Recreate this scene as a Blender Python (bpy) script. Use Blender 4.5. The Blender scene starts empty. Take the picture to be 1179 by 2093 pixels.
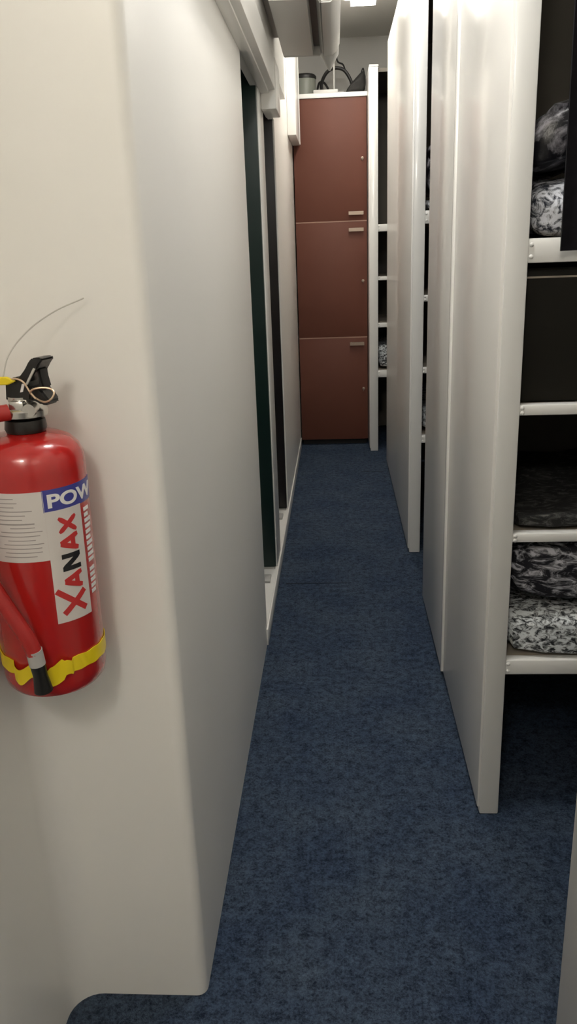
import bpy, bmesh, math, random
from mathutils import Vector, Matrix, noise
PI = math.pi
S = bpy.context.scene
COL = S.collection

# ------------------------------------------------------------------ materials
def new_mat(name):
    m = bpy.data.materials.new(name); m.use_nodes = True
    nt = m.node_tree
    return m, nt, nt.nodes['Principled BSDF']

def link(nt, a, b): nt.links.new(a, b)

def plain(name, col, rough=.5, metal=0, coat=0, bump=0, bscale=60, spec=.5):
    m, nt, p = new_mat(name)
    p.inputs['Base Color'].default_value = (*col, 1)
    p.inputs['Roughness'].default_value = rough
    p.inputs['Metallic'].default_value = metal
    p.inputs['Coat Weight'].default_value = coat
    p.inputs['Specular IOR Level'].default_value = spec
    if bump:
        tc = nt.nodes.new('ShaderNodeTexCoord'); n = nt.nodes.new('ShaderNodeTexNoise')
        b = nt.nodes.new('ShaderNodeBump')
        n.inputs['Scale'].default_value = bscale; n.inputs['Detail'].default_value = 3
        b.inputs['Strength'].default_value = bump; b.inputs['Distance'].default_value = .01
        link(nt, tc.outputs['Object'], n.inputs['Vector']); link(nt, n.outputs['Fac'], b.inputs['Height'])
        link(nt, b.outputs['Normal'], p.inputs['Normal'])
    return m

def mottled(name, c1, c2, scale=3, rough=.4, coat=0, bump=0, bscale=8, stretch=(1, 1, 1)):
    """two close tones of the same paint or board, mixed by soft noise"""
    m, nt, p = new_mat(name)
    tc = nt.nodes.new('ShaderNodeTexCoord'); mp = nt.nodes.new('ShaderNodeMapping')
    mp.inputs['Scale'].default_value = stretch
    n = nt.nodes.new('ShaderNodeTexNoise'); n.inputs['Scale'].default_value = scale; n.inputs['Detail'].default_value = 4
    r = nt.nodes.new('ShaderNodeValToRGB')
    r.color_ramp.elements[0].position = .3; r.color_ramp.elements[0].color = (*c1, 1)
    r.color_ramp.elements[1].position = .7; r.color_ramp.elements[1].color = (*c2, 1)
    link(nt, tc.outputs['Object'], mp.inputs['Vector']); link(nt, mp.outputs['Vector'], n.inputs['Vector'])
    link(nt, n.outputs['Fac'], r.inputs['Fac']); link(nt, r.outputs['Color'], p.inputs['Base Color'])
    p.inputs['Roughness'].default_value = rough; p.inputs['Coat Weight'].default_value = coat
    p.inputs['Coat Roughness'].default_value = .12
    if bump:
        n2 = nt.nodes.new('ShaderNodeTexNoise'); n2.inputs['Scale'].default_value = bscale
        b = nt.nodes.new('ShaderNodeBump'); b.inputs['Strength'].default_value = bump; b.inputs['Distance'].default_value = .01
        link(nt, mp.outputs['Vector'], n2.inputs['Vector']); link(nt, n2.outputs['Fac'], b.inputs['Height'])
        link(nt, b.outputs['Normal'], p.inputs['Normal'])
    return m

def print_cloth(name, dark, light, scale, thresh, rough=.85, stretch=(1, 1, 1), dist=1.5, sheen=0):
    """black and white printed cotton: streaky leaf-like marks"""
    m, nt, p = new_mat(name)
    tc = nt.nodes.new('ShaderNodeTexCoord'); mp = nt.nodes.new('ShaderNodeMapping')
    mp.inputs['Scale'].default_value = stretch; mp.inputs['Rotation'].default_value = (.2, .5, .4)
    n = nt.nodes.new('ShaderNodeTexNoise')
    n.inputs['Scale'].default_value = scale; n.inputs['Detail'].default_value = 6
    n.inputs['Roughness'].default_value = .68; n.inputs['Distortion'].default_value = dist
    r = nt.nodes.new('ShaderNodeValToRGB')
    e = r.color_ramp.elements
    e[0].position = thresh - .05; e[0].color = (*dark, 1)
    e[1].position = thresh + .09; e[1].color = (*light, 1)
    mid = r.color_ramp.elements.new(thresh + .015)
    mid.color = (*[(a * .7 + b * .3) for a, b in zip(dark, light)], 1)
    link(nt, tc.outputs['Object'], mp.inputs['Vector']); link(nt, mp.outputs['Vector'], n.inputs['Vector'])
    link(nt, n.outputs['Fac'], r.inputs['Fac']); link(nt, r.outputs['Color'], p.inputs['Base Color'])
    b = nt.nodes.new('ShaderNodeBump'); b.inputs['Strength'].default_value = .35; b.inputs['Distance'].default_value = .008
    link(nt, n.outputs['Fac'], b.inputs['Height']); link(nt, b.outputs['Normal'], p.inputs['Normal'])
    p.inputs['Roughness'].default_value = rough
    return m

def carpet_mat():
    m, nt, p = new_mat('blue_carpet')
    tc = nt.nodes.new('ShaderNodeTexCoord')
    n1 = nt.nodes.new('ShaderNodeTexNoise'); n1.inputs['Scale'].default_value = 150; n1.inputs['Detail'].default_value = 5
    n1.inputs['Roughness'].default_value = .8
    n2 = nt.nodes.new('ShaderNodeTexNoise'); n2.inputs['Scale'].default_value = 5; n2.inputs['Detail'].default_value = 5
    n3 = nt.nodes.new('ShaderNodeTexVoronoi'); n3.inputs['Scale'].default_value = 330
    for n in (n1, n2, n3): link(nt, tc.outputs['Object'], n.inputs['Vector'])
    n1.inputs['Distortion'].default_value = .6
    n4 = nt.nodes.new('ShaderNodeTexNoise'); n4.inputs['Scale'].default_value = 38; n4.inputs['Detail'].default_value = 5; n4.inputs['Roughness'].default_value = .75
    link(nt, tc.outputs['Object'], n4.inputs['Vector'])
    av = nt.nodes.new('ShaderNodeMix'); av.data_type = 'FLOAT'; av.inputs['Factor'].default_value = .45
    link(nt, n1.outputs['Fac'], av.inputs[2]); link(nt, n4.outputs['Fac'], av.inputs[3])
    r1 = nt.nodes.new('ShaderNodeValToRGB')
    r1.color_ramp.elements[0].position = .40; r1.color_ramp.elements[0].color = (.009, .015, .032, 1)
    r1.color_ramp.elements[1].position = .62; r1.color_ramp.elements[1].color = (.082, .122, .185, 1)
    r2 = nt.nodes.new('ShaderNodeValToRGB')
    r2.color_ramp.elements[0].position = .35; r2.color_ramp.elements[0].color = (.72, .74, .80, 1)
    r2.color_ramp.elements[1].position = .7; r2.color_ramp.elements[1].color = (1.15, 1.08, 1.0, 1)
    mx = nt.nodes.new('ShaderNodeMix'); mx.data_type = 'RGBA'; mx.blend_type = 'MULTIPLY'; mx.inputs['Factor'].default_value = 1
    link(nt, av.outputs[0], r1.inputs['Fac']); link(nt, n2.outputs['Fac'], r2.inputs['Fac'])
    link(nt, r1.outputs['Color'], mx.inputs['A']); link(nt, r2.outputs['Color'], mx.inputs['B'])
    link(nt, mx.outputs['Result'], p.inputs['Base Color'])
    b = nt.nodes.new('ShaderNodeBump'); b.inputs['Strength'].default_value = .6; b.inputs['Distance'].default_value = .004
    ad = nt.nodes.new('ShaderNodeMath'); ad.operation = 'ADD'
    link(nt, n1.outputs['Fac'], ad.inputs[0]); link(nt, n3.outputs['Distance'], ad.inputs[1])
    link(nt, ad.outputs[0], b.inputs['Height']); link(nt, b.outputs['Normal'], p.inputs['Normal'])
    p.inputs['Roughness'].default_value = .95; p.inputs['Specular IOR Level'].default_value = .15
    return m

WALL = mottled('cream_wall_paint', (.82, .805, .765), (.84, .825, .79), 2, .33, .15, .05, 9)
CEIL = plain('grey_ceiling_paint', (.62, .61, .58), .7)
BACKW = plain('grey_far_wall_paint', (.46, .45, .42), .6)
CARPET = carpet_mat()
SEAM = plain('carpet_seam_dark', (.008, .014, .028), .95)
LAM = mottled('white_laminate_panel', (.80, .785, .755), (.82, .805, .775), 1.6, .26, .25, .02, 4)
STEEL = plain('white_coated_steel', (.76, .755, .73), .3, 0, .3)
PLY = mottled('brown_board_with_shade', (.098, .086, .066), (.115, .10, .08), 4, .6)  # brown boards, with the shade of the bunk interiors put into the colour
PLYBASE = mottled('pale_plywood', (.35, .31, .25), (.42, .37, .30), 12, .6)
LOCK = mottled('red_brown_laminate', (.122, .042, .027), (.134, .048, .031), 3, .55, 0)
LOCKEDGE = plain('pale_brown_edge_band', (.32, .19, .14), .5)
CHROME = plain('brushed_nickel', (.36, .28, .22), .4, .6)
WPLAST = plain('white_plastic', (.58, .57, .54), .35)
GPLAST = plain('pale_grey_plastic', (.42, .41, .39), .4)
DKGREY = plain('dark_grey_plastic', (.035, .035, .033), .45)
GREEN = mottled('dark_green_glazing', (.005, .018, .014), (.010, .025, .022), 3, .3, 0)
BROWNGL = mottled('brown_black_glazing', (.011, .009, .009), (.016, .013, .013), 3, .3, 0)
RED = plain('red_enamel', (.42, .014, .012), .22, 0, .6, .12, 26)
REDR = plain('red_hose_rubber', (.36, .016, .013), .4, 0, .1)
YEL = plain('yellow_plastic_tape', (.78, .60, .012), .35)
BLK = plain('black_plastic', (.010, .009, .008), .3)
RUB = plain('black_cable_rubber', (.012, .011, .010), .5)
SIL = plain('nickel_plated_brass', (.62, .60, .56), .22, .95)
LABW = plain('white_label_paper', (.62, .58, .55), .4, 0, .3)
LABB = plain('blue_label_ink', (.045, .05, .27), .4, 0, .3)
INKR = plain('red_label_ink', (.50, .03, .03), .4)
INKK = plain('black_label_ink', (.012, .012, .014), .4)
INKG = plain('grey_label_ink', (.30, .27, .26), .5)
INKW = plain('white_label_ink', (.75, .73, .72), .4)
TIE = plain('pale_tie', (.52, .50, .46), .4)
PIN = plain('pale_brass_ring', (.65, .48, .33), .3, .6)
BED1 = print_cloth('black_white_leaf_print', (.012, .014, .018), (.80, .84, .86), 62, .455, stretch=(.8, 1, 1.2), dist=.7)
BED2 = print_cloth('navy_white_branch_print', (.008, .008, .013), (.66, .66, .72), 34, .54, stretch=(.5, 1, 1.3), dist=1.0)
BED3 = print_cloth('dull_dark_print', (.010, .010, .010), (.10, .10, .095), 45, .54, stretch=(.5, 1, 1.2))
BED4 = print_cloth('white_navy_leaf_print', (.015, .02, .035), (.80, .82, .88), 40, .455, stretch=(1, 1, 1), dist=.9)
BAG = print_cloth('navy_bag_with_painted_sheen', (.009, .009, .013), (.80, .78, .86), 9, .535, .3, (1, 1, 1), .8)  # the pale patches are plastic sheen painted into the colour
CURT = plain('black_curtain_cloth', (.009, .008, .011), .9, 0, 0, .3, 50, .2)
CANV = plain('black_bag_canvas', (.014, .013, .012), .75, 0, 0, .2, 70)
CANI = plain('grey_green_tin', (.19, .20, .17), .45)

def emitter(name, col, strength):
    m, nt, p = new_mat(name)
    p.inputs['Base Color'].default_value = (.8, .8, .8, 1)
    p.inputs['Emission Color'].default_value = (*col, 1); p.inputs['Emission Strength'].default_value = strength
    return m
GLOW = emitter('lit_lamp_diffuser', (1, .95, .86), 14)

for m_ in (GREEN, BROWNGL):
    m_.node_tree.nodes['Principled BSDF'].inputs['Specular IOR Level'].default_value = .3
LOCK.node_tree.nodes['Principled BSDF'].inputs['Specular IOR Level'].default_value = .3
BLACKB = plain('black_brown_board', (.010, .009, .006), .7, spec=.2)
# ------------------------------------------------------------------ builders
def BM(): return bmesh.new()

def add_box(bm, x0, x1, y0, y1, z0, z1, bev=0):
    r = bmesh.ops.create_cube(bm, size=1)
    vs = r['verts']
    for v in vs:
        v.co = Vector((x0 + (v.co.x + .5) * (x1 - x0), y0 + (v.co.y + .5) * (y1 - y0), z0 + (v.co.z + .5) * (z1 - z0)))
    if bev:
        es = list({e for v in vs for e in v.link_edges})
        bmesh.ops.bevel(bm, geom=es, offset=bev, segments=2, affect='EDGES', profile=.5)
    return bm

def add_prism(bm, pts, axis, a, b):
    """polygon pts extruded from a to b. axis 'z': pts=(x,y); 'y': pts=(x,z); 'x': pts=(y,z)"""
    def P(p, t):
        return {'z': (p[0], p[1], t), 'y': (p[0], t, p[1]), 'x': (t, p[0], p[1])}[axis]
    lo = [bm.verts.new(P(p, a)) for p in pts]; hi = [bm.verts.new(P(p, b)) for p in pts]
    n = len(pts)
    fs = [bm.faces.new(lo), bm.faces.new(hi)]
    for i in range(n): fs.append(bm.faces.new((lo[i], lo[(i + 1) % n], hi[(i + 1) % n], hi[i])))
    bmesh.ops.recalc_face_normals(bm, faces=fs)
    return bm

def add_lathe(bm, prof, c=(0, 0, 0), seg=40, a0=0, a1=2 * PI):
    full = abs(a1 - a0 - 2 * PI) < 1e-6
    n = seg if full else seg + 1
    rings = []
    for r, z in prof:
        if r < 1e-6: rings.append([bm.verts.new((c[0], c[1], c[2] + z))]); continue
        rings.append([bm.verts.new((c[0] + r * math.sin(a0 + (a1 - a0) * i / seg), c[1] - r * math.cos(a0 + (a1 - a0) * i / seg), c[2] + z)) for i in range(n)])
    for A, B in zip(rings, rings[1:]):
        for i in range(seg):
            j = (i + 1) % n if full else i + 1
            f = [A[i % len(A)], A[j % len(A)], B[j % len(B)], B[i % len(B)]]
            u = []
            for v in f:
                if v not in u: u.append(v)
            if len(u) > 2: bm.faces.new(u)
    bmesh.ops.recalc_face_normals(bm, faces=bm.faces)
    return bm

def smooth_path(pts, n=10):
    P = [Vector(p) for p in pts]; out = []
    P = [P[0] * 2 - P[1]] + P + [P[-1] * 2 - P[-2]]
    for i in range(1, len(P) - 2):
        for k in range(n):
            t = k / n; a, b, c, d = P[i - 1], P[i], P[i + 1], P[i + 2]
            out.append(.5 * ((2 * b) + (c - a) * t + (2 * a - 5 * b + 4 * c - d) * t * t + (3 * b - a - 3 * c + d) * t ** 3))
    out.append(P[-2]); return out

def add_tube(bm, pts, r, seg=10, smooth=True, closed=False):
    P = smooth_path(pts) if smooth else [Vector(p) for p in pts]
    rr = r if callable(r) else (lambda t: r)
    t0 = (P[1] - P[0]).normalized()
    up = Vector((0, 0, 1)) if abs(t0.z) < .9 else Vector((1, 0, 0))
    N = t0.cross(up).normalized(); rings = []
    for i, p in enumerate(P):
        t = (P[min(i + 1, len(P) - 1)] - P[max(i - 1, 0)]).normalized()
        N = (N - t * N.dot(t)).normalized(); B = t.cross(N)
        q = rr(i / (len(P) - 1))
        rings.append([bm.verts.new(p + (N * math.cos(2 * PI * k / seg) + B * math.sin(2 * PI * k / seg)) * q) for k in range(seg)])
    for a, b in zip(rings, rings[1:]):
        for k in range(seg): bm.faces.new((a[k], a[(k + 1) % seg], b[(k + 1) % seg], b[k]))
    bm.faces.new(rings[0][::-1]); bm.faces.new(rings[-1])
    bmesh.ops.recalc_face_normals(bm, faces=bm.faces)
    return bm

def slab(x0, x1, y0, y1, z0, z1, seed, amp, rnd=.03, f=9, flat_bottom=True, seg=(60, 26, 12), top=None):
    """soft block: rounded box surface pushed about by noise"""
    bm = BM()
    bmesh.ops.create_cube(bm, size=2)
    bmesh.ops.subdivide_edges(bm, edges=bm.edges[:], cuts=15, use_grid_fill=True)
    hx, hy, hz = (x1 - x0) / 2, (y1 - y0) / 2, (z1 - z0) / 2
    cen = Vector(((x0 + x1) / 2, (y0 + y1) / 2, (z0 + z1) / 2))
    off = Vector((seed * 7.3, seed * 3.1, seed * 5.7))
    for v in bm.verts:
        p = Vector((v.co.x * hx, v.co.y * hy, v.co.z * hz))
        rn = min(rnd, hz * .98, hy * .98)
        q = Vector((max(-hx + rn, min(hx - rn, p.x)), max(-hy + rn, min(hy - rn, p.y)), max(-hz + rn, min(hz - rn, p.z))))
        d = p - q
        if d.length > 1e-6: p = q + d.normalized() * rn
        nr = (p - q).normalized() if (p - q).length > 1e-6 else Vector((0, 0, 0))
        w = cen + p
        k = noise.fractal(w * f + off, .7, 2.1, 3)
        p = p + nr * amp * (k - .3)
        w = cen + p
        if flat_bottom: w.z = max(w.z, z0)
        if top: w.z = min(w.z, top)
        v.co = w
    return bm
def obj(name, bm, mat, parent=None, ang=35, label=None):
    me = bpy.data.meshes.new(name); bm.to_mesh(me); bm.free()
    me.materials.append(mat)
    me.shade_smooth(); me.set_sharp_from_angle(angle=math.radians(ang))
    o = bpy.data.objects.new(name, me); COL.objects.link(o)
    if parent: o.parent = parent
    if label: o['label'] = label
    return o

def tag(o, label, cat, group=None):
    o['label'] = label; o['category'] = cat
    if group: o['group'] = group
    return o

def thing(name, label, cat, loc=(0, 0, 0), group=None):
    o = bpy.data.objects.new(name, None); COL.objects.link(o)
    o.location = loc; o.empty_display_size = .05
    return tag(o, label, cat, group)

def struct(name, bm, mat):
    o = obj(name, bm, mat); o['kind'] = 'structure'; return o

# ------------------------------------------------------------------ the room shell
ZC = 3.0
struct('floor', add_box(BM(), -1.1, 2.5, -1.6, 7.05, -.1, 0), CARPET)
struct('ceiling', add_box(BM(), -1.1, 2.5, -1.6, 7.05, ZC, ZC + .1), CEIL)
struct('wall_back', add_box(BM(), -1.1, 2.5, 6.95, 7.05, 0, ZC), BACKW)
struct('wall_front', add_box(BM(), -1.1, 2.5, -1.6, -1.5, 0, ZC), WALL)
struct('wall_right', add_box(BM(), 2.4, 2.5, -1.5, 6.95, 0, ZC), WALL)

XW = -.297                                   # corridor face of the left wall
XN = -.578                                   # face of the recessed left wall beside the camera
pts = [(-1.0, -1.5), (XN, -1.5)]
R1 = .06
for k in range(9):                           # coved inner corner
    a = PI * .5 * k / 8
    pts.append((XN + R1 - R1 * math.cos(a), 1.295 - R1 + R1 * math.sin(a)))
R2 = .022
for k in range(7):                           # rounded outer corner
    a = PI * .5 * k / 6
    pts.append((XW - R2 + R2 * math.sin(a), 1.295 + R2 - R2 * math.cos(a)))
pts += [(XW, 2.905), (-1.0, 2.905)]
bm = add_prism(BM(), pts, 'z', 0, ZC)
YO0, YJ0, YJ1, YO1 = 2.905, 3.54, 3.76, 4.43
add_box(bm, -1.0, -.95, YO0, YO1, 0, ZC)            # behind the two cubicles
add_box(bm, -.325, XW, YO0, YO1, 2.11, ZC)          # head over the openings
add_box(bm, -.95, XW, YO0, YO1, 0, .072)            # raised cubicle floor
add_box(bm, -.95, XW, YJ0, YJ1, .072, ZC - .01, .004)   # partition between the two openings
add_box(bm, -1.0, XW, YO1, 6.95, 0, ZC)             # on to the far wall
struct('wall_left', bm, WALL)

struct('baseboard_left', add_box(BM(), XW, XW + .006, 2.88, 6.25, 0, .070, .002), WALL)

# tall dark panels closing the far side of each cubicle, facing the camera
def door(name, y1, mat):
    d = struct(name, add_box(BM(), -.94, XW - .006, y1 - .03, y1 - .001, .082, 2.98, .003), mat)
    obj('door_foot', add_box(BM(), -.93, XW - .012, y1 - .034, y1 - .003, .0722, .081, .001), GPLAST, d)
    obj('floor_strip', add_box(BM(), -.93, XW - .02, y1 - .20, y1 - .12, .0722, .084, .003), GPLAST, d)
    return d
door('door_1', YJ0, GREEN)
door('door_2', YO1, BROWNGL)

# boxed-in rail over the doors, its end block, and the ceiling bulkhead
bm = BM()
add_box(bm, XW, -.236, 1.33, 3.66, 2.115, 2.235, .006)
add_box(bm, XW, -.262, 1.33, 3.66, 2.105, 2.115, .002)
struct('trim_1', bm, WALL)
bm = BM(); add_box(bm, XW, -.232, 3.66, 3.90, 2.045, 2.235, .006)
struct('trim_2', bm, WALL)
bm = BM(); add_box(bm, XW, -.250, 1.33, 4.65, 2.235, ZC)
struct('trim_3', bm, WALL)

b = thing('overhead_panel', 'white boxed board fixed high on the left wall just before the brown lockers', 'panel', (-.263, 5.94, 2.19))
bm = BM(); add_box(bm, -.033, .022, -.26, .32, 0, .56, .003); obj('board', bm, LAM, b)
bm = BM(); add_box(bm, .020, .026, .285, .322, .004, .56, .001); obj('edge_strip', bm, STEEL, b)

# carpet seams: thin dark joints lying in the pile
bm = BM(); add_box(bm, -.255, .03, 3.497, 3.503, 0, .0015); o = struct('trim_4', bm, SEAM)
bm = BM(); add_box(bm, .15, .31, 5.45, 5.456, 0, .0015); o = struct('trim_5', bm, SEAM)

# ------------------------------------------------------------------ ceiling lamp
lamp = thing('ceiling_lamp', 'lit white ceiling lamp over the far end of the corridor', 'lamp', (.195, 5.35, ZC))
bm = BM(); add_box(bm, -.125, .125, -.52, .52, -.03, 0, .008); obj('lamp_base', bm, STEEL, lamp)
prof = []
bm = BM()
n = 24; rings = []
for s in (0, .5, .85, 1):                      # pillow-shaped oblong diffuser
    pass
add_box(bm, -.112, .112, -.505, .505, -.072, -.03)
bmesh.ops.bevel(bm, geom=[e for e in bm.edges if min(v.co.z for v in e.verts) < -.05 or abs(e.verts[0].co.z - e.verts[1].co.z) > .02], offset=.035, segments=4, affect='EDGES')
obj('diffuser', bm, GLOW, lamp)

# ------------------------------------------------------------------ air conditioner
ac = thing('air_conditioner', 'white wall-mounted air conditioner seen from below at the corridor ceiling', 'air conditioner', (-.25, 3.55, 2.295))
Y0, Y1 = -.42, .42
bm = BM()
add_prism(bm, [(.036, .29), (.036, .004), (.165, 0), (.170, .035), (.205, .035), (.214, -.006), (.245, -.004), (.262, .03), (.262, .29)], 'y', Y0, Y1)
obj('casing', bm, WPLAST, ac)
bm = BM(); add_box(bm, .001, .0365, -.35, .35, .06, .26); obj('mounting_plate', bm, GPLAST, ac)
bm = BM()
sec = [(.214, -.010), (.245, -.010), (.268, .006), (.281, .04), (.284, .10), (.276, .28), (.262, .29), (.262, .03), (.245, -.004), (.214, -.006)]
add_prism(bm, sec, 'y', Y0 + .004, Y1 - .004); obj('front_panel', bm, WPLAST, ac)
bm = BM(); add_box(bm, .166, .2125, Y0 + .03, Y1 - .03, .030, .036); obj('outlet_slot', bm, DKGREY, ac, label='dark air outlet slot')
bm = BM(); add_prism(bm, [(.195, .026), (.199, .029), (.213, .001), (.209, -.003)], 'y', Y0 + .04, Y1 - .04); obj('louvre', bm, GPLAST, ac)
bm = BM(); add_box(bm, .036, .27, Y1, Y1 + .02, .0, .28, .006); obj('end_cap', bm, WPLAST, ac)
bm = BM(); add_lathe(bm, [(0, .03), (.042, .03), (.040, .0), (.022, -.03), (.004, -.062), (0, -.062)], (.236, Y1 + .005, 0), 20); obj('drain_funnel', bm, WPLAST, ac)

# ------------------------------------------------------------------ lockers at the end
lk = thing('locker', 'tall red-brown three-door locker closing the far end of the corridor', 'locker', (0, 6.28, 0))
LX0, LX1 = -.290, .233
bm = BM(); add_box(bm, LX0, LX1, .02, .62, .045, 2.49); obj('body', bm, LOCKEDGE, lk, label='pale brown carcass edge')
bm = BM(); add_box(bm, LX0 + .01, LX1 - .01, .05, .6, 0, .045); obj('plinth', bm, RUB, lk, label='black recessed plinth')
bm = BM(); add_box(bm, LX0 - .0, LX1 + .004, -.01, .63, 2.49, 2.52, .003); obj('top_board', bm, STEEL, lk, label='white top board')
def locker_door(z0, z1, hz, lz):
    bm = BM(); add_box(bm, LX0 + .002, LX1 - .002, 0, .02, z0, z1, .0015); d = obj('door', bm, LOCK, lk)
    bm = BM(); add_prism(bm, [(.098, -.026), (.206, -.026), (.206, -.016), (.199, -.014), (.199, .001), (.190, .001), (.190, -.014), (.114, -.014), (.114, .001), (.105, .001), (.105, -.014), (.098, -.016)], 'z', hz - .012, hz + .012)
    obj('handle', bm, CHROME, d, label='brushed metal bar handle')
    bm = BM()
    add_lathe(bm, [(0, .001), (.011, .001), (.011, -.005), (.007, -.007), (.006, -.014), (0, -.014)], seg=16)
    for v in bm.verts: v.co = Vector((.200 + v.co.x, v.co.z, lz + v.co.y))
    k = obj('lock', bm, CHROME, d, label='small metal lock')
    bm = BM(); add_box(bm, .1985, .2015, -.026, -.013, lz - .018, lz + .005, .001); obj('key', bm, CHROME, k)
for zs in (.838, 1.672):
    bm = BM(); add_box(bm, LX0 + .002, LX1 - .002, -.001, .02, zs - .0042, zs + .0042); obj('edge_strip', bm, LOCKEDGE, lk, label='pale edge strip between doors')
locker_door(.047, .834, .790, .445)
locker_door(.842, 1.668, 1.612, 1.250)
locker_door(1.676, 2.488, 1.726, 2.092)

# things on top of the locker
def W(u, v, y=6.5): return (-.143 + (u - 640) * .00352 * y / 6.5, y, 2.583 + (183 - v) * .00315)
ZT = 2.521
o = obj('junction_box', add_box(BM(), -.14, .035, 6.36, 6.47, ZT, ZT + .036, .005), WPLAST)
tag(o, 'flat white junction box lying on top of the brown locker', 'box')
o = obj('packing_box', add_box(BM(), .0, .078, 6.53, 6.6, ZT, ZT + .05, .006), GPLAST); tag(o, 'small pale grey box on the locker behind the white junction box', 'box')
def cable(ptsl, r, label):
    o = obj('cable', add_tube(BM(), ptsl, r, 8), RUB); tag(o, label, 'cable', 'black cables on the locker'); return o
cable([(-.06, 6.60, ZT + .013), (-.085, 6.60, 2.62), (-.055, 6.58, 2.69), (.0, 6.57, 2.725), (.075, 6.57, 2.715), (.125, 6.57, 2.65), (.146, 6.58, 2.58), (.148, 6.58, ZT + .013)], .012,
      'thick black cable arching in a wide loop on top of the locker')
cable([(.03, 6.64, 2.99), (.03, 6.64, 2.80), (.075, 6.64, 2.76), (.10, 6.63, 2.70), (.155, 6.62, 2.61), (.172, 6.62, ZT + .007)], .006,
      'thin black cable dropping from the ceiling to the locker top')
cable([(-.13, 6.66, ZT + .008), (-.11, 6.66, 2.63), (-.09, 6.65, 2.655), (-.06, 6.63, 2.64), (-.03, 6.61, 2.585), (-.02, 6.60, ZT + .008)], .008,
      'short black cable looping low behind the white junction box')
o = obj('conduit', add_tube(BM(), [(.008, 6.48, ZT), (.008, 6.48, ZC)], .007, 10, False), WPLAST)
tag(o, 'thin white vertical conduit rising from the locker top', 'conduit')
can = thing('canister', 'grey-green drum with a black rim standing at the left end of the locker top', 'canister', (-.205, 6.50, ZT))
bm = BM(); add_lathe(bm, [(0, 0), (.078, 0), (.080, .01), (.080, .14), (.072, .155), (0, .165)], seg=32); obj('body', bm, CANI, can)
bm = BM(); add_lathe(bm, [(.0801, .128), (.085, .130), (.085, .146), (.0735, .158), (.0725, .1555)], seg=32); obj('rim', bm, RUB, can, label='black rim')
bg = thing('bag', 'black canvas bag slumped on the locker against the white post', 'bag')
bm = slab(.085, .232, 6.32, 6.50, ZT, ZT + .15, 11, .008, .05, 9)
for v in bm.verts:
    t = max(0, min(1, (v.co.x - .085) / .13)); v.co.z = ZT + (v.co.z - ZT) * (.12 + .88 * t ** .9)
obj('bag_body', bm, CANV, bg, 60)
obj('bag_strap', add_tube(BM(), [(.19, 6.40, 2.63), (.205, 6.385, 2.672), (.214, 6.40, 2.685), (.222, 6.42, 2.66)], .004, 8), CANV, bg)

# ------------------------------------------------------------------ bunk racks
def rack(label, xp, y0, y1, z1, px0, px1, rails, x1=2.28, group='bunk racks along the corridor', face=None, interior=True, front=True):
    """one steel bunk rack: panel towards the corridor, corner posts, four tiers; (xp,y0) is its corridor front corner"""
    t = thing('bunk_rack', label, 'bunk rack', (xp, y0, 0), group)
    L = y1 - y0
    fx = face if face is not None else 0
    bm = BM(); add_box(bm, fx, .020, 0, L, .022, z1, .0015); obj('side_panel', bm, LAM, t)
    if fx < 0:
        bm = BM(); add_box(bm, fx - .002, fx, -.0, .02, .022, z1, .0015); obj('joint_strip', bm, LAM, t)
    bm = BM(); add_box(bm, x1 - xp - .02, x1 - xp, .012, L, .012, z1); obj('side_panel', bm, LAM, t)
    a, b = px0 - xp, px1 - xp
    def post(xa, xb, ya, yb):
        bm = BM(); add_box(bm, xa, xb, ya, yb, 0.001, z1, .004); p = obj('post', bm, STEEL, t)
        bm = BM(); add_box(bm, xa - .002, xb + .002, ya - .002, yb + .002, z1, z1 + .012, .003)
        obj('post_cap', bm, STEEL, p)
    if front:
        post(a, b, -.004, .045); post(x1 - xp - .07, x1 - xp - .02, -.004, .045)
    else:
        post(.022, .07, L - .05, L - .001); post(x1 - xp - .07, x1 - xp - .02, L - .05, L - .001)
    if front and interior:
        for (zt, zb) in rails:
            bm = BM(); add_box(bm, b - .001, x1 - xp - .071, 0, .03, zb, zt, .003)
            r = obj('rail', bm, STEEL, t)
            for q in (-.30, .30):
                bm = BM(); rr = bmesh.ops.create_uvsphere(bm, u_segments=10, v_segments=6, radius=.005)
                for v in rr['verts']: v.co = Vector((b + .006 + v.co.x, -.001 + v.co.y * .6, (zt + zb) / 2 + q * (zt - zb) * .8 + v.co.z))
                obj('bolt', bm, STEEL, r)
            bm = BM(); add_box(bm, .021, x1 - xp - .021, .031, L - .02, zb + .004, zt - .003); obj('tier_board', bm, PLYBASE, t)
    bm = BM()
    if front: add_box(bm, .021, x1 - xp - .021, L - .018, L - .002, .02, z1 - .02)
    else: add_box(bm, .021, x1 - xp - .021, .004, .018, .02, z1 - .02)
    obj('back_panel', bm, PLY, t, label='brown back board darkened for interior shade')
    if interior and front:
        bm = BM(); add_box(bm, .0205, .0235, .05, L - .02, .02, z1 - .02); obj('lining_panel', bm, PLY, t, label='brown inner lining board darkened for interior shade')
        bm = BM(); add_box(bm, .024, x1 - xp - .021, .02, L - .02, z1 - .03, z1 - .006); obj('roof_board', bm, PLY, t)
    else:
        for (zt, zb) in rails:
            bm = BM(); add_box(bm, .021, x1 - xp - .021, .02, L - .03, zb, zt); obj('tier_board', bm, PLYBASE, t)
    return t
RA = ((1.502, 1.450), (1.135, 1.110), (.818, .795), (.472, .431))
RB = ((1.639, 1.583), (1.272, 1.243), (.939, .911), (.609, .572))
RC = ((1.638, 1.589), (1.284, 1.257), (.958, .926), (.613, .562))
A = rack('white bunk rack nearest the camera with open tiers showing folded patterned bedding', .364, 1.884, 2.625, 2.68, .370, .421, RA)
rack('white bunk rack backing onto the nearest open one, only its glossy side panel showing', .364, 2.628, 3.30, 2.68, .37, .42, RA, face=-.006, front=False)
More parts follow.
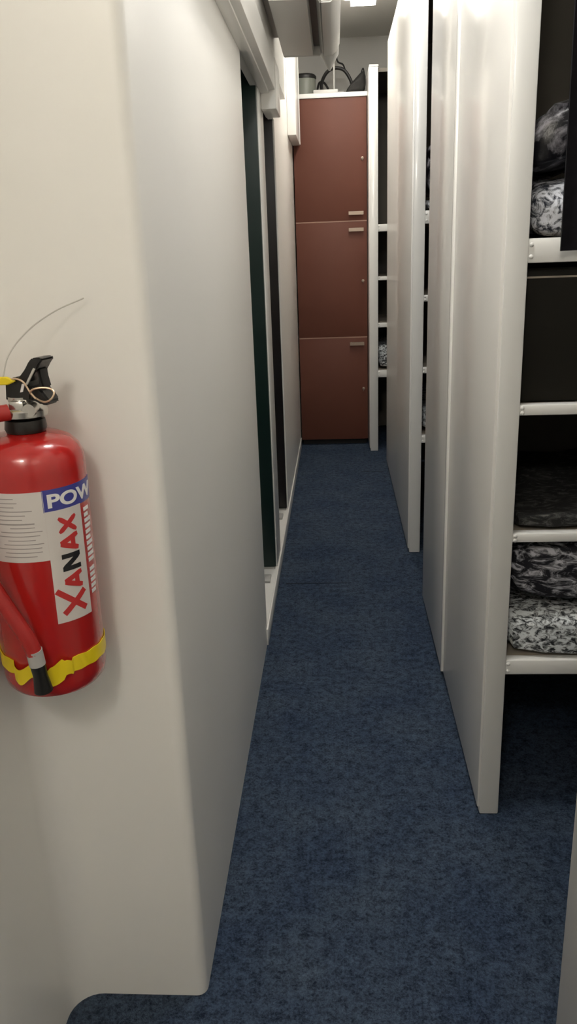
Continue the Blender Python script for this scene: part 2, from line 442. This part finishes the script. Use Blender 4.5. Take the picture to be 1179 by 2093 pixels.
rack('white bunk rack halfway down the corridor between the two narrow dark gaps', .343, 3.890, 5.70, 2.70, .350, .404, RB)
Crk = rack('white bunk rack at the far end, its post standing beside the brown lockers', .238, 6.060, 6.90, 2.63, .243, .302, RC)
rack('white bunk rack of which only one panel edge shows at lower right corner', .364, -.60, 1.09, 2.68, .37, .42, RA, interior=False, front=False)

# dark board closing the second tier of the nearest rack, with its thin slat
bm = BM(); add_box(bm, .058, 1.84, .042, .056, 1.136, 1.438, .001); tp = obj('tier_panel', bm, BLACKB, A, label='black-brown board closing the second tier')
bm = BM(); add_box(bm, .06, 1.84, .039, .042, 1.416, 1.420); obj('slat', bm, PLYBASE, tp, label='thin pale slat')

# ------------------------------------------------------------------ bedding
BEDG = 'patterned bedding on the bunk tiers'
XA = .400
def bedding(name, bm, mat, label, cat, g=BEDG):
    o = obj(name, bm, mat, None, 60); tag(o, label, cat, g); return o
bedding('mattress', slab(.426, 1.95, 1.892, 2.58, .4722, .592, 1, .014, .035, 8, top=.602), BED1, 'thick black-and-white leaf-print mattress on the lowest tier of the nearest rack', 'mattress')
bedding('blanket', slab(.428, 1.9, 1.915, 2.56, .603, .785, 2, .028, .06, 7, top=.792), BED2, 'crumpled dark blanket with white branch print piled on the lowest leaf-print mattress', 'blanket')
bedding('blanket', slab(.432, 1.8, 1.905, 2.58, .819, .862, 3, .018, .018, 10), BED3, 'flat dull dark blanket on the third tier down of the nearest rack', 'blanket')
bedding('pillow', slab(.424, .86, 1.905, 2.30, 1.503, 1.632, 4, .016, .06, 9, top=1.640), BED4, 'white pillow with navy leaf print on the top tier of nearest rack', 'pillow')
# dark bag resting on the pillow, its plastic sheen painted as pale patches
bg = thing('sack', 'shiny dark sack with painted pale sheen lying on the leaf-print pillow', 'bag', (0, 0, 0), 'sacks on the top tiers')
bm = slab(.425, .92, 1.95, 2.36, 1.641, 1.728, 5, .022, .043, 8)
for v in bm.verts: v.co.z += max(0, (v.co.z - 1.641)) * (.1 + .9 * min(1, max(0, (v.co.x - .44) / .12)))
obj('sack_body', bm, BAG, bg, 60)
obj('tie', add_tube(BM(), [(.60, 2.02, 1.80), (.61, 1.99, 1.835), (.63, 1.98, 1.85), (.65, 1.99, 1.83)], .006, 8), TIE, bg)
bedding('mattress', slab(.408, 2.0, 3.93, 4.75, .610, .735, 6, .015, .05, 8), BED1, 'patterned mattress low inside the narrow gap of the middle rack', 'mattress')
bedding('blanket', slab(.41, 1.8, 3.93, 4.7, 1.640, 1.69, 7, .015, .022, 9, top=1.711), BED4, 'pale rumpled blanket edge on the top tier of the middle rack', 'blanket')
bedding('sack', slab(.407, .9, 3.935, 4.4, 1.712, 1.93, 8, .012, .06, 8), BAG, 'dark sack with painted pale sheen high inside the middle rack gap', 'bag', 'sacks on the top tiers')
bedding('mattress', slab(.306, 2.0, 6.10, 6.86, .614, .80, 9, .018, .055, 8), BED1, 'patterned mattress in the far rack beside the brown lockers', 'mattress')
# black cloth hanging over the top tier
def hanging():
    bm = BM(); nx, nz = 70, 40; x0, x1, z0, z1 = .480, 1.25, 1.474, 2.55
    front, back = [], []
    for j in range(nz + 1):
        z = z0 + (z1 - z0) * j / nz; rf, rb = [], []
        for i in range(nx + 1):
            s = i / nx; x = x0 + (x1 - x0) * s - .006 * j / nz
            y = 1.852 + .012 * math.sin(s * 46 + .5 * math.sin(z * 3)) + .005 * noise.noise(Vector((s * 9, z * 2, 0)))
            rf.append(bm.verts.new((x, y - .004, z))); rb.append(bm.verts.new((x, y + .004, z)))
        front.append(rf); back.append(rb)
    for j in range(nz):
        for i in range(nx):
            bm.faces.new((front[j][i], front[j][i + 1], front[j + 1][i + 1], front[j + 1][i]))
            bm.faces.new((back[j][i], back[j + 1][i], back[j + 1][i + 1], back[j][i + 1]))
    for j in range(nz):
        for i in (0, nx): bm.faces.new((front[j][i], front[j + 1][i], back[j + 1][i], back[j][i]))
    for i in range(nx):
        for j in (0, nz): bm.faces.new((front[j][i], front[j][i + 1], back[j][i + 1], back[j][i]))
    bmesh.ops.recalc_face_normals(bm, faces=bm.faces)
    return bm
cu = thing('curtain', 'black cloth curtain hanging across the top tier of the nearest rack', 'curtain', (0, 0, 0))
obj('cloth', hanging(), CURT, cu, 60)
obj('curtain_rod', add_tube(BM(), [(.43, 1.852, 2.555), (2.2, 1.852, 2.555)], .009, 10, False), CHROME, cu)

# ------------------------------------------------------------------ fire extinguisher
ex = thing('fire_extinguisher', 'red powder fire extinguisher hung on the cream wall at left', 'fire extinguisher', (-.488, 1.206, .790))
ex.rotation_euler = (0, math.radians(.6), 0)
RE = .084
prof = [(0, .032), (.060, .032), (.066, .028), (.075, .030), (.081, .038), (RE, .052), (RE, .402), (.0825, .417), (.077, .431), (.066, .443), (.050, .450), (.034, .453), (.024, .455), (.022, .462), (0, .462)]
cyl = obj('cylinder', add_lathe(BM(), prof, seg=64), RED, ex)
obj('base_foot', add_lathe(BM(), [(.050, .022), (.060, .022), (.062, .033), (.050, .033), (.050, .022)], seg=40), BLK, ex)

def patch(phi0, phi1, z0, z1, off, seg=24):
    """curved sheet on the cylinder, thin but closed"""
    bm = BM()
    add_lathe(bm, [(RE - .0004, z0), (RE + off, z0), (RE + off, z1), (RE - .0004, z1), (RE - .0004, z0)], seg=seg, a0=math.radians(phi0), a1=math.radians(phi1))
    return bm
lab = obj('instruction_label', patch(-52, 29, .268, .378, .0006), LABW, ex, label='white instruction label with small grey print')
random.seed(4)
bm = BM()
zz = .370
for row in range(15):
    w = random.uniform(18, 52); c = random.uniform(-4, 4) + (2 if row > 6 else -10)
    h = .0012 if row != 6 else .002
    a, b_ = max(-48, c - w / 2), min(25, c + w / 2)
    if row == 6: a, b_ = -48, 18
    add_lathe(bm, [(RE + .0005, zz - h), (RE + .0009, zz - h), (RE + .0009, zz), (RE + .0005, zz)], seg=10, a0=math.radians(a), a1=math.radians(b_))
    zz -= .0066
obj('printed_lines', bm, INKG, lab)

bl = obj('blue_band_label', patch(28, 104, .344, .379, .0006), LABB, ex, label='blue label band with white capitals')
nl = obj('name_label', patch(29, 72, .160, .345, .0009), LABW, ex, label='white strip with red and black capitals')

def text_bm(s, bold):
    cu_ = bpy.data.curves.new('lettering', 'FONT'); cu_.body = s; cu_.size = 1; cu_.offset = bold; cu_.extrude = 0
    o = bpy.data.objects.new('lettering', cu_); COL.objects.link(o)
    bpy.context.view_layer.update()
    me = bpy.data.meshes.new_from_object(o.evaluated_get(bpy.context.evaluated_depsgraph_get()))
    bpy.data.objects.remove(o); bpy.data.curves.remove(cu_)
    bm = BM(); bm.from_mesh(me); bpy.data.meshes.remove(me)
    bmesh.ops.triangulate(bm, faces=bm.faces)
    for _ in range(2): bmesh.ops.subdivide_edges(bm, edges=[e for e in bm.edges if e.calc_length() > .12], cuts=1)
    xs = [v.co.x for v in bm.verts]; ys = [v.co.y for v in bm.verts]
    x0, x1, y0, y1 = min(xs), max(xs), min(ys), max(ys)
    for v in bm.verts: v.co = Vector(((v.co.x - x0) / (x1 - x0), (v.co.y - y0) / (y1 - y0), 0))
    return bm
def wrap(bm, fn, off):
    for v in bm.verts:
        phi, z = fn(v.co.x, v.co.y); phi = math.radians(phi)
        v.co = Vector(((RE + off) * math.sin(phi), -(RE + off) * math.cos(phi), z))
    r = bmesh.ops.extrude_face_region(bm, geom=bm.faces[:])
    for v in r['geom']:
        if isinstance(v, bmesh.types.BMVert):
            q = Vector((v.co.x, v.co.y, 0)).normalized(); v.co += q * .0004
    bmesh.ops.recalc_face_normals(bm, faces=bm.faces)
    return bm
STROKES = {'X': [((0, 0), (1, 1)), ((0, 1), (1, 0))], 'N': [((.11, 0), (.11, 1)), ((.89, 0), (.89, 1)), ((.11, 1), (.89, 0))],
           'A': [((.06, 0), (.5, 1)), ((.94, 0), (.5, 1)), ((.25, .32), (.75, .32))]}
def vert_letter(ch, z0, z1, phl, phr, mat, wd=.29, extra=None):
    # letters read upwards: letter-right = +z, letter-up = towards the left of the label
    strokes = list(STROKES[ch])
    if extra: strokes[0] = extra
    hz, hp = z1 - z0, phr - phl
    mm = RE * math.radians(hp)                      # letter height in metres
    def P(u, v): return (z0 + hz * u, phr - hp * v)
    bm = BM()
    for a, b in strokes:
        ax, ay, bx, by = a[0] * hz, a[1] * mm, b[0] * hz, b[1] * mm
        L = math.hypot(bx - ax, by - ay); nx, ny = -(by - ay) / L, (bx - ax) / L
        w = wd * hz / 2; rows = []
        for k in range(7):
            t = k / 6; cx, cy = ax + (bx - ax) * t, ay + (by - ay) * t
            rows.append([bm.verts.new(((cx + q * w * nx) / hz, (cy + q * w * ny) / mm, 0)) for q in (-1, 1)])
        for r0, r1 in zip(rows, rows[1:]): bm.faces.new((r0[0], r0[1], r1[1], r1[0]))
    for v in bm.verts:
        v.co.x = max(-.02, min(1.02, v.co.x)) if not extra else v.co.x
        v.co.y = max(0, min(1, v.co.y)) if not extra else v.co.y
    obj('lettering', wrap(bm, lambda x, y: (phr - hp * y, z0 + hz * x), .0010), mat, nl)
vert_letter('X', .174, .206, 37, 64, INKR, .29, ((0, 0), (1.28, 1.22)))
vert_letter('A', .213, .241, 41, 63, INKR)
vert_letter('N', .245, .272, 41, 63, INKK)
vert_letter('A', .276, .304, 41, 63, INKR)
vert_letter('X', .307, .333, 41, 63, INKR)
bm = text_bm('POW', .03)
obj('lettering', wrap(bm, lambda x, y: (33 + 66 * x, .350 + .022 * y), .0007), INKW, bl)
# column of small unreadable print beyond the strip
bm = BM(); zz = .335
for k in range(15):
    add_lathe(bm, [(RE + .0002, zz - .006), (RE + .0006, zz - .006), (RE + .0006, zz), (RE + .0002, zz)], seg=3, a0=math.radians(77), a1=math.radians(random.uniform(86, 92)))
    zz -= .0095 if k != 9 else .016
obj('side_print', bm, INKW, ex, label='column of small white print')

# torn yellow tape band round the foot
bm = BM(); rings = []
N = 96
for i in range(N + 1):
    ph = -120 + 240 * i / N
    d = 0; bulge = 0
    if -26 < ph < 40:
        d = -.006 - .007 * math.sin((ph + 26) / 66 * 4 * PI) ; bulge = .003 + .004 * abs(math.sin((ph + 26) / 66 * 3 * PI))
    h = .0125 + .0008 * math.sin(ph * .3) + (.005 if 14 < ph < 30 else 0)
    z = .085 + d; r0, r1 = RE + .0004 + bulge, RE + .0018 + bulge; a = math.radians(ph)
    rings.append([bm.verts.new((r * math.sin(a), -r * math.cos(a), zq)) for r, zq in ((r0, z - h), (r1, z - h), (r1, z + h), (r0, z + h))])
for a_, b_ in zip(rings, rings[1:]):
    for k in range(4): bm.faces.new((a_[k], a_[(k + 1) % 4], b_[(k + 1) % 4], b_[k]))
bm.faces.new(rings[0]); bm.faces.new(rings[-1])
bmesh.ops.recalc_face_normals(bm, faces=bm.faces)
obj('yellow_tape', bm, YEL, ex, 30, label='torn yellow tape band')

# valve head
bm = BM(); add_lathe(bm, [(0, .455), (.030, .455), (.032, .460), (.030, .474), (.022, .476), (0, .476)], seg=32); obj('neck_collar', bm, BLK, ex)
bm = BM(); add_lathe(bm, [(0, .476), (.025, .476), (.036, .480), (.037, .489), (.032, .493), (.020, .498), (.022, .504), (.022, .510), (0, .512)], seg=32)
add_box(bm, -.012, .012, -.030, .0, .484, .506, .004)
g = bmesh.ops.create_cone(bm, segments=24, radius1=.010, radius2=.010, depth=.020, cap_ends=True)
for v in g['verts']: v.co = Vector((.020 + v.co.x, -.022 + v.co.z, .492 + v.co.y))
obj('valve_nut', bm, SIL, ex, label='silver valve nut')
# levers, pin ring and wire point out to the right and a little towards the aisle
TURN = Matrix.Rotation(math.radians(-15), 4, 'Z')
def turned(name, bm, mat, par=ex, label=None, bev=0, sx=1, dx=0, sz=1):
    for v in bm.verts: v.co.x = v.co.x * sx + dx; v.co.z = .533 + (v.co.z - .533) * (sz if v.co.z > .533 else 1)
    if bev: bmesh.ops.bevel(bm, geom=bm.edges[:], offset=bev, segments=2, affect='EDGES')
    bmesh.ops.transform(bm, matrix=TURN, verts=bm.verts); return obj(name, bm, mat, par, label=label)
bm = BM(); add_prism(bm, [(-.031, .503), (.014, .504), (.018, .518), (.012, .537), (-.010, .541), (-.028, .532)], 'y', -.017, .017)
vb = turned('valve_body', bm, BLK, bev=.003, dx=.012)
bm = BM(); add_prism(bm, [(-.001, .518), (.004, .519), (.009, .531), (.004, .531)], 'y', -.0185, -.0165); turned('marking', bm, INKW, vb, dx=.012)
bm = BM(); add_prism(bm, [(-.021, .533), (.003, .5575), (.014, .573), (.0225, .5795), (.041, .5805), (.047, .577), (.038, .568), (.031, .5575), (.010, .533)], 'y', -.016, .016)
lv = turned('squeeze_lever', bm, BLK, bev=.002, sx=.78, dx=.019, sz=.78)
bm = BM(); add_prism(bm, [(.003, .530), (.008, .530), (.029, .559), (.025, .561)], 'y', -.0178, -.0155); turned('lever_slot', bm, TIE, lv, 'pale slot line', sx=.78, dx=.019, sz=.78)
bm = BM(); add_prism(bm, [(.026, .558), (.033, .560), (.033, .546), (.038, .524), (.026, .522), (.027, .536)], 'y', -.011, .011); turned('lever_web', bm, BLK, bev=.002, sx=.78, dx=.019, sz=.78)
bm = BM(); add_prism(bm, [(.010, .520), (.025, .527), (.046, .525), (.055, .518), (.064, .505), (.061, .499), (.047, .499), (.032, .506), (.012, .507)], 'y', -.015, .015)
turned('carrying_handle', bm, BLK, bev=.003, sx=.9)
ring = [(.036 + .0195 * math.cos(a), -.020 + .005 * math.sin(a * 2), .516 + .0105 * math.sin(a)) for a in [2 * PI * k / 14 for k in range(15)]]
turned('safety_ring', add_tube(BM(), ring, .0015, 8), PIN, ex, 'pale brass safety ring', dx=.015)
turned('seal_wire', add_tube(BM(), [(-.022, -.022, .537), (-.004, -.023, .539), (.008, -.023, .534), (.015, -.022, .522), (.024, -.021, .510)], .0014, 8), PIN, dx=.015)
bm = BM(); add_prism(bm, [(-.075, .529), (-.010, .530), (.002, .535), (-.010, .542), (-.075, .541)], 'y', -.026, -.018)
bmesh.ops.bevel(bm, geom=bm.edges[:], offset=.0015, segments=1, affect='EDGES'); obj('seal_tag', bm, YEL, ex, label='yellow plastic seal strap')
obj('seal_tail', add_tube(BM(), [(-.018, -.018, .541), (-.012, .0, .572), (.010, .030, .604), (.046, .055, .630), (.088, .075, .648)], .0011, 6), TIE, ex, label='faint pale tail of the seal')
# red discharge hose and black nozzle
hose = [(-.012, -.030, .490), (-.034, -.046, .486), (-.050, -.060, .462), (-.062, -.078, .41), (-.066, -.098, .33), (-.044, -.110, .255), (-.018, -.112, .20), (.003, -.112, .158), (.012, -.1105, .128)]
obj('hose', add_tube(BM(), hose, .0125, 16), REDR, ex)
bm = BM(); add_tube(bm, [(.0115, -.1105, .134), (.0135, -.1085, .108)], .0128, 20, False); obj('nozzle_ferrule', bm, GPLAST, ex, label='grey ferrule')
bm = BM(); add_tube(bm, [(.0133, -.1085, .110), (.0150, -.107, .088), (.0165, -.105, .060)], lambda t: .0122 + .0025 * (t > .9) - .001 * math.sin(t * PI), 20, False); obj('nozzle', bm, BLK, ex, label='black nozzle')
bm = BM(); add_box(bm, -.02, .02, .070, .0875, .30, .40, .003); obj('wall_bracket', bm, BLK, ex)

# ------------------------------------------------------------------ lights
def dome(name, loc, power, col=(1, .955, .88), rad=.14):
    l = bpy.data.lights.new(name, 'POINT'); l.energy = power; l.color = col; l.shadow_soft_size = rad
    o = bpy.data.objects.new(name, l); COL.objects.link(o); o.location = loc; return o
dome('ceiling_lamp_behind', (-.38, -1.1, 2.84), 25, (1, .945, .85))
dome('ceiling_lamp_near', (.13, 1.66, 2.84), 25, (1, .99, .97))
dome('ceiling_lamp_middle', (.12, 3.52, 2.84), 13, (1, .985, .96))
w = bpy.data.worlds.new('world'); S.world = w; w.use_nodes = True
w.node_tree.nodes['Background'].inputs['Color'].default_value = (.5, .5, .5, 1)
w.node_tree.nodes['Background'].inputs['Strength'].default_value = .0

# ------------------------------------------------------------------ camera
f, p, y, r = 1650.6, .3156, .0667, -.0366
fwd = Vector((-math.sin(y) * math.cos(p), math.cos(y) * math.cos(p), -math.sin(p)))
rt = Vector((math.cos(y), math.sin(y), 0)); up = rt.cross(fwd)
r1 = rt * math.cos(r) + up * math.sin(r); u1 = up * math.cos(r) - rt * math.sin(r)
cam = bpy.data.cameras.new('camera'); co = bpy.data.objects.new('camera', cam); COL.objects.link(co)
M = Matrix((r1, u1, -fwd)).transposed().to_4x4(); M.translation = Vector((0, 0, 1.5)); co.matrix_world = M
cam.sensor_fit = 'HORIZONTAL'; cam.sensor_width = 36; cam.lens = f / 1179 * 36; cam.clip_start = .02
S.camera = co
S.view_settings.view_transform = 'Standard'; S.view_settings.look = 'None'
S.view_settings.exposure = .58; S.view_settings.gamma = 1; S.view_settings.use_curve_mapping = False

S.cycles.max_bounces = 16; S.cycles.diffuse_bounces = 12; S.cycles.glossy_bounces = 6
